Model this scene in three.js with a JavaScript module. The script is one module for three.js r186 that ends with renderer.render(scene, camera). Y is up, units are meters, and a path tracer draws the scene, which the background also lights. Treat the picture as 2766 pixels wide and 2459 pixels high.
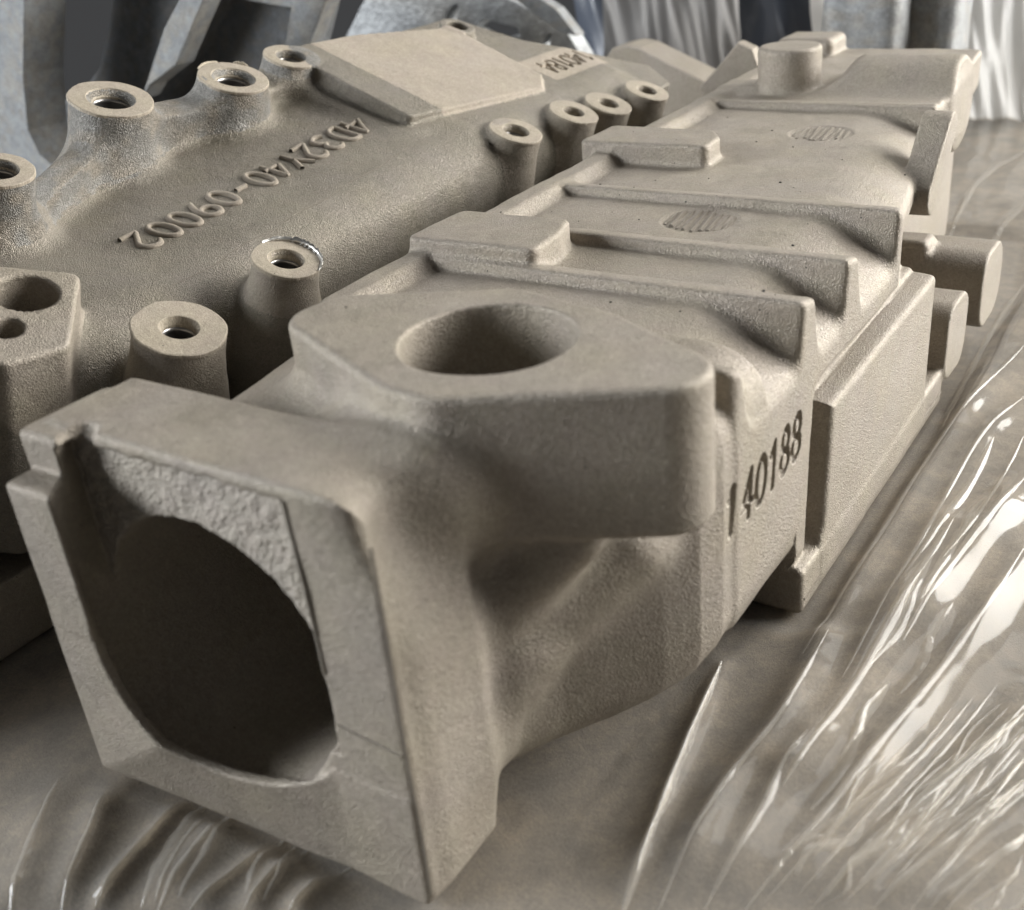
import * as THREE from 'three';
import { ImprovedNoise } from 'three/addons/math/ImprovedNoise.js';
import { mergeGeometries } from 'three/addons/utils/BufferGeometryUtils.js';
import { RectAreaLightUniformsLib } from 'three/addons/lights/RectAreaLightUniformsLib.js';

// ------------------------------------------------------------------ camera, light, exposure
// All shapes below are written in millimetres; MM turns them into metres.
const MM = 0.001;
const scene = new THREE.Scene();
const renderer = new THREE.WebGLRenderer({ antialias: true });
renderer.setSize(1024, 910);
renderer.toneMapping = THREE.LinearToneMapping;
renderer.toneMappingExposure = 0.88;
renderer.shadowMap.enabled = true;
RectAreaLightUniformsLib.init();

const CAM = [118.3823, 197.3021, 120.4149];
const RX = [0.83730266, -0.08757544, -0.53968027], RY = [0.19105049, -0.87799708, 0.43888590], RZ = [-0.51227333, -0.47058651, -0.71841796];
const camera = new THREE.PerspectiveCamera(44.3276, 1024 / 910, 0.01, 60);
camera.matrixAutoUpdate = true;
{
  const m = new THREE.Matrix4().makeBasis(new THREE.Vector3(...RX), new THREE.Vector3(...RY).negate(), new THREE.Vector3(...RZ).negate());
  camera.quaternion.setFromRotationMatrix(m);
  camera.position.set(CAM[0] * MM, CAM[1] * MM, CAM[2] * MM);
}
camera.focus = 0.36;
camera.userData.fStop = 16;
scene.add(camera);

// dim, even light of the hall; its dark tone also stands for unlit gaps
scene.background = new THREE.Color().setRGB(0.060, 0.061, 0.063);

// windows of the hall, metres away and out of frame, the roof one added
const glowMat = (c, k) => new THREE.MeshStandardMaterial({ color: 0x222222, emissive: new THREE.Color().setRGB(...c), emissiveIntensity: k, roughness: 0.4 });
const frameMat = new THREE.MeshStandardMaterial({ color: 0x55585a, roughness: 0.6 });
function windowLight(label, at, look, w, h, color, power) {
  const g = new THREE.Group(); g.name = numbered('unseen_window');
  g.userData = { label, category: 'window' };
  g.position.set(...at); g.lookAt(new THREE.Vector3(...look)); scene.add(g);
  const pane = new THREE.Mesh(new THREE.BoxGeometry(w, h, 0.01), glowMat(color, power * 0.35)); pane.name = 'window_pane'; g.add(pane);
  const bar = (x, y, bw, bh) => { const b = new THREE.Mesh(new THREE.BoxGeometry(bw, bh, 0.06), frameMat); b.name = 'window_frame'; b.position.set(x, y, -0.005); b.castShadow = b.receiveShadow = true; g.add(b); };
  bar(-w / 2 - 0.03, 0, 0.06, h + 0.12); bar(w / 2 + 0.03, 0, 0.06, h + 0.12); bar(0, h / 2 + 0.03, w, 0.06); bar(0, -h / 2 - 0.03, w, 0.06);
  const l = new THREE.RectAreaLight(new THREE.Color().setRGB(...color), power, w, h);
  l.position.z = 0.06; l.rotation.y = Math.PI; g.add(l);   // a RectAreaLight shines along its own -z, the group faces +z
}
const taken = {};
function numbered(name) { const n = taken[name] = (taken[name] ?? -1) + 1; return n ? `${name}_${String(n).padStart(3, '0')}` : name; }
windowLight('tall pale window of the hall beside the wrapped stock', [1.95, 0.98, -2.45], [0, 0, -0.2], 2.4, 1.6, [1.0, 0.975, 0.93], 17);
windowLight('added unseen roof light above the wrapped stock to brighten the upward faces', [-0.2, 2.6, -2.3], [0, 0, -0.2], 2.6, 1.4, [1.0, 0.985, 0.96], 3.4);  // roof light added out of view so that top faces get brighter
windowLight('cool window of the hall facing the open throat of the manifold', [-2.2, 0.95, 1.6], [-0.1, 0.05, -0.1], 1.5, 1.1, [0.94, 0.97, 1.0], 20);

// ------------------------------------------------------------------ small helpers
let seed = 12345;
const rnd = () => { seed = (seed * 1664525 + 1013904223) >>> 0; return seed / 4294967296; };
const noise = new ImprovedNoise();
const clamp = (x, a, b) => x < a ? a : x > b ? b : x;
const mix = (a, b, t) => a + (b - a) * t;
const sstep = (a, b, x) => { const t = clamp((x - a) / (b - a), 0, 1); return t * t * (3 - 2 * t); };
const smin = (a, b, k) => { const h = Math.max(k - Math.abs(a - b), 0) / k; return Math.min(a, b) - h * h * k * 0.25; };
const smax = (a, b, k) => { const h = Math.max(k - Math.abs(a - b), 0) / k; return Math.max(a, b) + h * h * k * 0.25; };
function tab(T, x) { // piecewise linear table [[x, v], ...] with falling x
  if (x >= T[0][0]) return T[0][1];
  for (let i = 1; i < T.length; i++) if (x >= T[i][0]) { const t = (x - T[i][0]) / (T[i - 1][0] - T[i][0]); return mix(T[i][1], T[i - 1][1], t); }
  return T[T.length - 1][1];
}
function rbox(x, y, z, x0, x1, y0, y1, z0, z1, r) {
  const qx = Math.abs(x - (x0 + x1) / 2) - (x1 - x0) / 2 + r, qy = Math.abs(y - (y0 + y1) / 2) - (y1 - y0) / 2 + r, qz = Math.abs(z - (z0 + z1) / 2) - (z1 - z0) / 2 + r;
  const ax = Math.max(qx, 0), ay = Math.max(qy, 0), az = Math.max(qz, 0);
  return Math.sqrt(ax * ax + ay * ay + az * az) + Math.min(Math.max(qx, qy, qz), 0) - r;
}
function seg(x, y, z, ax, ay, az, bx, by, bz) {
  const dx = bx - ax, dy = by - ay, dz = bz - az, t = clamp(((x - ax) * dx + (y - ay) * dy + (z - az) * dz) / (dx * dx + dy * dy + dz * dz), 0, 1);
  return Math.hypot(x - ax - dx * t, y - ay - dy * t, z - az - dz * t);
}
function poly2(P, x, y) { // signed distance to a closed polygon
  let d = 1e9, s = 1;
  for (let i = 0, j = P.length - 1; i < P.length; j = i++) {
    const ex = P[j][0] - P[i][0], ey = P[j][1] - P[i][1], wx = x - P[i][0], wy = y - P[i][1];
    const t = clamp((wx * ex + wy * ey) / (ex * ex + ey * ey), 0, 1), bx = wx - ex * t, by = wy - ey * t;
    d = Math.min(d, bx * bx + by * by);
    const c1 = y >= P[i][1], c2 = y < P[j][1], c3 = ex * wy > ey * wx;
    if ((c1 && c2 && c3) || (!c1 && !c2 && !c3)) s = -s;
  }
  return s * Math.sqrt(d);
}
// a slab: a 2D distance with a height range, edges rounded by r
function slab(d2, h, h0, h1, r) {
  const qh = Math.abs(h - (h0 + h1) / 2) - (h1 - h0) / 2 + r, q = d2 + r;
  return Math.hypot(Math.max(q, 0), Math.max(qh, 0)) + Math.min(Math.max(q, qh), 0) - r;
}

// pixel of the photograph (2044 wide) to a point on a plane; a.x p.y ... in millimetres
const F_PX = 3018.25, PX = 2766 / 2044;
function ray(u, v) { const a = (u * PX - 1383) / F_PX, b = (v * PX - 1229.5) / F_PX; return [0, 1, 2].map((i) => RX[i] * a + RY[i] * b + RZ[i]); }
function onPlane(u, v, axis, value) { const d = ray(u, v), t = (value - CAM[axis]) / d[axis]; return [0, 1, 2].map((i) => CAM[i] + d[i] * t); }

// ------------------------------------------------------------------ surface nets over a distance field
function meshField(f, box, cell, partOf, group, matOf, opt = {}) {
  const [x0, y0, z0, x1, y1, z1] = box, iso = opt.iso ?? 0, skip = opt.skip;
  const nx = Math.ceil((x1 - x0) / cell) + 1, ny = Math.ceil((y1 - y0) / cell) + 1, nz = Math.ceil((z1 - z0) / cell) + 1, B = 4;
  const S = new Float32Array(nx * ny * nz), at = (i, j, k) => (k * ny + j) * nx + i;
  const half = B * cell * 0.5, reach = half * Math.sqrt(3) * 1.45;
  for (let bk = 0; bk < nz; bk += B) for (let bj = 0; bj < ny; bj += B) for (let bi = 0; bi < nx; bi += B) {
    const c = f(x0 + bi * cell + half, y0 + bj * cell + half, z0 + bk * cell + half) - iso, far = Math.abs(c) > reach;
    for (let k = bk; k < Math.min(bk + B, nz); k++) for (let j = bj; j < Math.min(bj + B, ny); j++) for (let i = bi; i < Math.min(bi + B, nx); i++)
      S[at(i, j, k)] = far ? c : f(x0 + i * cell, y0 + j * cell, z0 + k * cell) - iso;
  }
  const nxy = nx * ny, vid = new Int32Array(S.length).fill(-1), pos = [], nor = [], E = cell * 0.5;
  const grad = (x, y, z, e) => { let a = f(x + e, y, z) - f(x - e, y, z), b = f(x, y + e, z) - f(x, y - e, z), c = f(x, y, z + e) - f(x, y, z - e); const n = Math.hypot(a, b, c) || 1; return [a / n, b / n, c / n, n / (2 * e)]; };
  const corner = [[0, 0, 0], [1, 0, 0], [0, 1, 0], [1, 1, 0], [0, 0, 1], [1, 0, 1], [0, 1, 1], [1, 1, 1]], edges = [[0, 1], [2, 3], [4, 5], [6, 7], [0, 2], [1, 3], [4, 6], [5, 7], [0, 4], [1, 5], [2, 6], [3, 7]];
  for (let k = 0; k < nz - 1; k++) for (let j = 0; j < ny - 1; j++) for (let i = 0; i < nx - 1; i++) {
    const b = at(i, j, k), s0 = S[b] < 0;
    if (s0 === S[b + 1] < 0 && s0 === S[b + nx] < 0 && s0 === S[b + nx + 1] < 0 && s0 === S[b + nxy] < 0 && s0 === S[b + nxy + 1] < 0 && s0 === S[b + nxy + nx] < 0 && s0 === S[b + nxy + nx + 1] < 0) continue;
    const q = [S[b], S[b + 1], S[b + nx], S[b + nx + 1], S[b + nxy], S[b + nxy + 1], S[b + nxy + nx], S[b + nxy + nx + 1]];
    let px = 0, py = 0, pz = 0, c = 0;
    for (const [a, d] of edges) if ((q[a] < 0) !== (q[d] < 0)) { const t = q[a] / (q[a] - q[d]); px += mix(corner[a][0], corner[d][0], t); py += mix(corner[a][1], corner[d][1], t); pz += mix(corner[a][2], corner[d][2], t); c++; }
    let x = x0 + (i + px / c) * cell, y = y0 + (j + py / c) * cell, z = z0 + (k + pz / c) * cell;
    if (skip && skip(x, y, z)) continue;
    const g1 = [q[1] + q[3] + q[5] + q[7] - q[0] - q[2] - q[4] - q[6], q[2] + q[3] + q[6] + q[7] - q[0] - q[1] - q[4] - q[5], q[4] + q[5] + q[6] + q[7] - q[0] - q[1] - q[2] - q[3], 0], gl = Math.hypot(g1[0], g1[1], g1[2]) || 1;
    g1[0] /= gl; g1[1] /= gl; g1[2] /= gl; g1[3] = gl / (4 * cell);
    const d = clamp((f(x, y, z) - iso) / Math.max(g1[3], 0.4), -cell, cell) * 0.9;
    x -= g1[0] * d; y -= g1[1] * d; z -= g1[2] * d;
    const g = grad(x, y, z, E);
    vid[b] = pos.length / 3; pos.push(x, y, z); nor.push(g[0], g[1], g[2]);
  }
  // triangles by part
  const parts = new Map();
  const tri = (a, b, c) => {
    if (a < 0 || b < 0 || c < 0) return;
    const m = (o) => (pos[a * 3 + o] + pos[b * 3 + o] + pos[c * 3 + o]) / 3, mn = (o) => (nor[a * 3 + o] + nor[b * 3 + o] + nor[c * 3 + o]) / 3;
    const key = partOf(m(0), m(1), m(2), mn(0), mn(1), mn(2));
    if (!parts.has(key)) parts.set(key, { P: [], N: [], U: [], I: [], seen: new Map() });
    const t = parts.get(key), ax = Math.abs(mn(0)), ay = Math.abs(mn(1)), az = Math.abs(mn(2)), side = ay >= ax && ay >= az ? 1 : ax >= az ? 0 : 2;
    for (const v of [a, b, c]) {
      const id = v * 3 + side; let n = t.seen.get(id);
      if (n === undefined) {
        n = t.P.length / 3; t.seen.set(id, n);
        const [x, y, z] = [pos[v * 3], pos[v * 3 + 1], pos[v * 3 + 2]];
        t.P.push(x * MM, y * MM, z * MM); t.N.push(nor[v * 3], nor[v * 3 + 1], nor[v * 3 + 2]);
        t.U.push(...(side === 1 ? [x, z] : side === 0 ? [z, y + 31] : [x + 17, y]).map((q) => q * 0.01));
      }
      t.I.push(n);
    }
  };
  const quad = (a, b, c, d, flip) => { if (a < 0 || b < 0 || c < 0 || d < 0) return; if (flip) { tri(a, c, b); tri(a, d, c); } else { tri(a, b, c); tri(a, c, d); } };
  for (let k = 1; k < nz - 1; k++) for (let j = 1; j < ny - 1; j++) for (let i = 1; i < nx - 1; i++) {
    const b = at(i, j, k), s = S[b] < 0;
    if (s !== S[b + 1] < 0) quad(vid[at(i, j - 1, k - 1)], vid[at(i, j, k - 1)], vid[b], vid[at(i, j - 1, k)], !s);
    if (s !== S[b + nx] < 0) quad(vid[at(i - 1, j, k - 1)], vid[at(i - 1, j, k)], vid[b], vid[at(i, j, k - 1)], !s);
    if (s !== S[b + nx * ny] < 0) quad(vid[at(i - 1, j - 1, k)], vid[at(i, j - 1, k)], vid[b], vid[at(i - 1, j, k)], !s);
  }
  const [bx, by, bz] = opt.base ?? [0, 0, 0];
  const out = new Map();
  for (const [key, t] of parts) {
    const g = new THREE.BufferGeometry();
    g.setAttribute('position', new THREE.Float32BufferAttribute(t.P, 3)); g.setAttribute('normal', new THREE.Float32BufferAttribute(t.N, 3)); g.setAttribute('uv', new THREE.Float32BufferAttribute(t.U, 2));
    g.setIndex(t.I); g.translate(-bx * MM, -by * MM, -bz * MM);
    out.set(key, g);
  }
  return out;
}
function pieces(g) { // [largest connected piece, the rest]
  const p = g.attributes.position, ix = g.index.array, rep = new Int32Array(p.count), at = new Map(); let par;
  const find = (a) => { while (par[a] !== a) a = par[a] = par[par[a]]; return a; };
  for (let i = 0; i < p.count; i++) { const k = `${Math.round(p.getX(i) * 4e6)},${Math.round(p.getY(i) * 4e6)},${Math.round(p.getZ(i) * 4e6)}`; if (at.has(k)) rep[i] = at.get(k); else { at.set(k, i); rep[i] = i; } }
  const nt = ix.length / 3, edge = new Map(); par = new Int32Array(nt); for (let t = 0; t < nt; t++) par[t] = t;
  for (let t = 0; t < nt; t++) for (let e = 0; e < 3; e++) { const a = rep[ix[t * 3 + e]], b = rep[ix[t * 3 + (e + 1) % 3]], k = a < b ? a * 4194304 + b : b * 4194304 + a; if (edge.has(k)) par[find(t)] = find(edge.get(k)); else edge.set(k, t); }
  const n = new Map(); for (let t = 0; t < ix.length; t += 3) { const r = find(t / 3); n.set(r, (n.get(r) ?? 0) + 1); }
  if (n.size < 2) return [g, null];
  const best = [...n].sort((a, b) => b[1] - a[1])[0][0], A = [], B = [];
  for (let t = 0; t < ix.length; t += 3) (find(t / 3) === best ? A : B).push(ix[t], ix[t + 1], ix[t + 2]);
  const rest = g.clone(); g.setIndex(A); rest.setIndex(B); return [g, rest];
}
function addParts(maps, group, matOf, host) {
  if (host) { // small cut-off pieces of a part go to the part that carries it
    const extra = [];
    for (const key of new Set(maps.flatMap((m) => [...m.keys()]))) if (key !== host) { const gs = maps.map((m) => m.get(key)).filter(Boolean), [main, rest] = pieces(gs.length > 1 ? mergeGeometries(gs) : gs[0]); maps.forEach((m) => m.delete(key)); maps[0].set(key, main); if (rest) extra.push(rest); }
    if (extra.length) maps[0].set(host, mergeGeometries([maps[0].get(host), ...extra]));
  }
  const keys = new Set(maps.flatMap((m) => [...m.keys()])), made = {};
  for (const key of keys) {
    const gs = maps.map((m) => m.get(key)).filter(Boolean), me = new THREE.Mesh(gs.length > 1 ? mergeGeometries(gs) : gs[0], matOf(key));
    me.name = key.replace(/\d+$/, ''); me.castShadow = me.receiveShadow = true; group.add(me); made[key] = me;
  }
  return made;
}

// ------------------------------------------------------------------ procedural materials
function tex(size, fn, srgb, repeat = 1) {
  const d = new Uint8Array(size * size * 4);
  for (let y = 0; y < size; y++) for (let x = 0; x < size; x++) { const c = fn(x, y), i = (y * size + x) * 4; for (let k = 0; k < 3; k++) d[i + k] = clamp(Math.round((c.length ? c[k] : c) * 255), 0, 255); d[i + 3] = 255; }
  const t = new THREE.DataTexture(d, size, size, THREE.RGBAFormat);
  t.wrapS = t.wrapT = THREE.RepeatWrapping; t.magFilter = t.minFilter = THREE.LinearFilter; t.repeat.set(repeat, repeat);
  if (srgb) t.colorSpace = THREE.SRGBColorSpace;
  t.needsUpdate = true; return t;
}
// tileable value noise
function lattice(n) { const a = new Float32Array(n * n); for (let i = 0; i < a.length; i++) a[i] = rnd(); return (u, v) => { u *= n; v *= n; const i = Math.floor(u), j = Math.floor(v), fx = u - i, fy = v - j, sx = fx * fx * (3 - 2 * fx), sy = fy * fy * (3 - 2 * fy), g = (p, q) => a[((q % n + n) % n) * n + (p % n + n) % n]; return mix(mix(g(i, j), g(i + 1, j), sx), mix(g(i, j + 1), g(i + 1, j + 1), sx), sy); }; }
const L12 = lattice(7), L40 = lattice(23), L120 = lattice(90), L260 = lattice(220), L500 = lattice(420);
const SZ = 1024;
const specks = []; for (let i = 0; i < 44; i++) specks.push([rnd(), rnd(), 0.0008 + rnd() * rnd() * 0.003, rnd()]);
const speckAt = (u, v) => { let s = 0; for (const [a, b, r, k] of specks) { const dx = Math.min(Math.abs(u - a), 1 - Math.abs(u - a)), dy = Math.min(Math.abs(v - b), 1 - Math.abs(v - b)) * (1 + k); if (dx < 0.01 && dy < 0.01) s = Math.max(s, 1 - sstep(r * 0.6, r, Math.hypot(dx, dy))); } return s; };
const grainH = (u, v) => 0.42 * L260(u, v) + 0.33 * L500(u, v) + 0.25 * L120(u, v);
const mapDust = tex(SZ, (x, y) => { const u = x / SZ, v = y / SZ, n = 0.80 + 0.03 * (L12(u, v) - 0.5) + 0.03 * (L40(u, v) - 0.5) + 0.20 * (grainH(u, v) - 0.5) + 0.16 * (rnd() - 0.5), s = 1 - 0.75 * speckAt(u, v); return [n * s, n * s * (0.995 + 0.01 * L40(v, u)), n * s * (0.985 + 0.03 * L12(v, u))]; }, true);
const mapBare = tex(SZ, (x, y) => { const u = x / SZ, v = y / SZ, g = grainH(u, v), n = 0.72 + 0.10 * (L40(u, v) - 0.5) + 0.3 * (g - 0.5) + 0.08 * (rnd() - 0.5), w = sstep(0.35, 0.75, L40(u + 0.3, v) * 0.6 + L12(u, v) * 0.4); return [n * mix(0.99, 1.02, w), n, n * mix(1.01, 0.97, w)]; }, true);
const bumpGrain = tex(SZ, (x, y) => { const u = x / SZ, v = y / SZ; return clamp(0.5 + 0.9 * (L500(u, v) - 0.5) + 0.45 * (L260(u, v) - 0.5) + 0.25 * (L120(u, v) - 0.5), 0, 1); }, false, 1.6);
const bumpSand = tex(SZ, (x, y) => { const u = x / SZ, v = y / SZ; return clamp(0.5 + 0.5 * (L120(u, v) - 0.5) + 0.7 * (L260(u, v) - 0.5) + 0.25 * (L40(u, v) - 0.5), 0, 1); });
const roughVar = tex(512, (x, y) => { const u = x / 512, v = y / 512; return 0.82 + 0.25 * (L40(u, v) - 0.5) + 0.2 * (L120(u, v) - 0.5); });
const lin = (r, g, b) => new THREE.Color().setRGB(r, g, b);
const M = {
  dust: new THREE.MeshStandardMaterial({ color: lin(0.53, 0.468, 0.385), map: mapDust, bumpMap: bumpGrain, bumpScale: 0.00022, roughness: 0.6, roughnessMap: roughVar, metalness: 0.3 }),
  dustDarker: new THREE.MeshStandardMaterial({ color: lin(0.40, 0.36, 0.295), map: mapDust, bumpMap: bumpGrain, bumpScale: 0.0003, roughness: 0.55, roughnessMap: roughVar, metalness: 0.4 }),  // darker tone of the dust material, for the duct alone
  sandy: new THREE.MeshStandardMaterial({ color: lin(0.62, 0.56, 0.48), map: mapDust, bumpMap: bumpSand, bumpScale: 0.0006, roughness: 0.75, metalness: 0.1 }),
  bare: new THREE.MeshStandardMaterial({ color: lin(0.55, 0.52, 0.47), map: mapBare, bumpMap: bumpGrain, bumpScale: 0.0005, roughness: 0.52, metalness: 0.55 }),
  machined: new THREE.MeshStandardMaterial({ color: lin(0.63, 0.55, 0.44), map: mapDust, bumpMap: bumpGrain, bumpScale: 0.0001, roughness: 0.7, metalness: 0.1 }),
  plate: new THREE.MeshStandardMaterial({ color: lin(0.60, 0.52, 0.42), map: mapDust, bumpMap: bumpGrain, bumpScale: 0.0001, roughness: 0.7, metalness: 0.1 }),
  thread: new THREE.MeshStandardMaterial({ color: lin(0.30, 0.29, 0.28), roughness: 0.35, metalness: 0.9 }),
  bright: new THREE.MeshStandardMaterial({ color: lin(0.72, 0.70, 0.66), roughness: 0.4, metalness: 0.9 }),
  grey: new THREE.MeshStandardMaterial({ color: lin(0.42, 0.43, 0.44), map: mapBare, bumpMap: bumpGrain, bumpScale: 0.0005, roughness: 0.6, metalness: 0.35 }),
  greyLight: new THREE.MeshStandardMaterial({ color: lin(0.62, 0.63, 0.63), map: mapBare, bumpMap: bumpGrain, bumpScale: 0.0003, roughness: 0.5, metalness: 0.3 }),
  grit: new THREE.MeshStandardMaterial({ color: lin(0.03, 0.027, 0.024), roughness: 0.9 }),
};

// ------------------------------------------------------------------ stroke lettering
function arc(cx, cy, rx, ry, a0, a1, n = 12) { const p = []; for (let i = 0; i <= n; i++) { const a = mix(a0, a1, i / n) * Math.PI / 180; p.push([cx + rx * Math.cos(a), cy + ry * Math.sin(a)]); } return p; }
const GLYPH = {
  0: [arc(0.3, 0.5, 0.25, 0.5, 0, 360, 24)], 1: [[[0.12, 0.8], [0.32, 1], [0.32, 0]]], 2: [[...arc(0.3, 0.73, 0.25, 0.27, 160, -35), [0.05, 0], [0.57, 0]]],
  3: [[...arc(0.28, 0.76, 0.23, 0.24, 150, -80), ...arc(0.28, 0.27, 0.27, 0.27, 85, -150)]], 4: [[[0.43, 0], [0.43, 1], [0.03, 0.3], [0.6, 0.3]]],
  8: [arc(0.3, 0.75, 0.2, 0.25, 0, 360, 20), arc(0.3, 0.26, 0.25, 0.26, 0, 360, 20)], 9: [arc(0.3, 0.72, 0.24, 0.28, 0, 360, 20), [[0.54, 0.72], [0.5, 0.4], [0.3, 0]]],
  D: [[[0.06, 0], [0.06, 1], ...arc(0.24, 0.5, 0.32, 0.5, 85, -85), [0.06, 0]]], Y: [[[0.02, 1], [0.3, 0.48], [0.58, 1]], [[0.3, 0.48], [0.3, 0]]], '-': [[[0.1, 0.45], [0.5, 0.45]]],
};
function strokes(text, adv) { const out = []; [...text].forEach((c, i) => { for (const p of GLYPH[c]) out.push({ i, p: p.map(([a, b]) => [a + i * adv, b]) }); }); return out; }
function strokeDist(list, u, v) { // list of flat segments [ax, ay, bx, by]
  let d = 1e9;
  for (const s of list) { const dx = s[2] - s[0], dy = s[3] - s[1], t = clamp(((u - s[0]) * dx + (v - s[1]) * dy) / (dx * dx + dy * dy), 0, 1), a = u - s[0] - dx * t, b = v - s[1] - dy * t, q = a * a + b * b; if (q < d) d = q; }
  return Math.sqrt(d);
}
const flat = (st, w, h) => st.flatMap(({ p }) => p.slice(1).map((q, i) => [p[i][0] * w, p[i][1] * h, q[0] * w, q[1] * h]));

// ================================================================== FRONT CASTING (distance field, world millimetres)
const RIBS = [-85, -131.6, -165, -212.4, -352];
const XL = (z) => mix(-92, -99, clamp((-z - 90) / 270, 0, 1.3));
const XR_T = [[-85, 31], [-215, 31.5], [-250, 22], [-290, 15], [-352, 5.5], [-490, -8]];
function ribAt(x, y, z) { // distance to the nearest cross rib: steep near face, long back slope
  let d = 1e9; ribAt.id = -1;
  for (let i = 0; i < 5; i++) {
    const z0 = RIBS[i], u = z - z0; if (u > 22 || u < -40) continue;
    let r = smax(smax((u - (95 - y) * 0.12) * 0.99, y - 95, 1.6), Math.max((y - 95) * 0.93 - (u + 4) * 0.37, (y - 91) * 0.3 - (u + 9) * 0.95), 3);
    r = smax(r, XL(z) + 4 - x, 3);
    if (r < d) { d = r; ribAt.id = i; }
  }
  return d;
}
function topH(x, z) {
  const xl = XL(z), deep = z > -352 ? 1 : 0;
  let base = 91.2;
  if (z > -354) { const w = tab(XR_T, z), t = clamp((x - (w - 30)) / 30, 0, 1); base -= (z > -212 ? 15 : 11) * t * t; } else base = 93.2;
  let h = mix(base, 95.3, 1 - sstep(xl + 7, xl + 13, x));
  return h;
}
const MARKS = [[-27, -198], [-29, -316]];
const FLANGE = [[-55, -57], [-54, -60.5], [-22, -76.5], [2, -71.5], [28, -58.5], [-9, -38.8], [-16, -39.5]];
const HOLE = [-12.5, -58.5, 19.2];
const NECK_XR = [[-15, -4], [-28, -3.5], [-38, -0.5], [-48, 6], [-58, 14], [-68, 22.5], [-76, 28], [-84, 30.3], [-110, 30.4]];
const NECK_YB = [[-15, 0], [-30, 3], [-60, 7], [-85, 15], [-110, 18]];
const NECK_XL = [[-15, -88], [-40, -86], [-70, -91], [-100, -92.5]];
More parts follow.
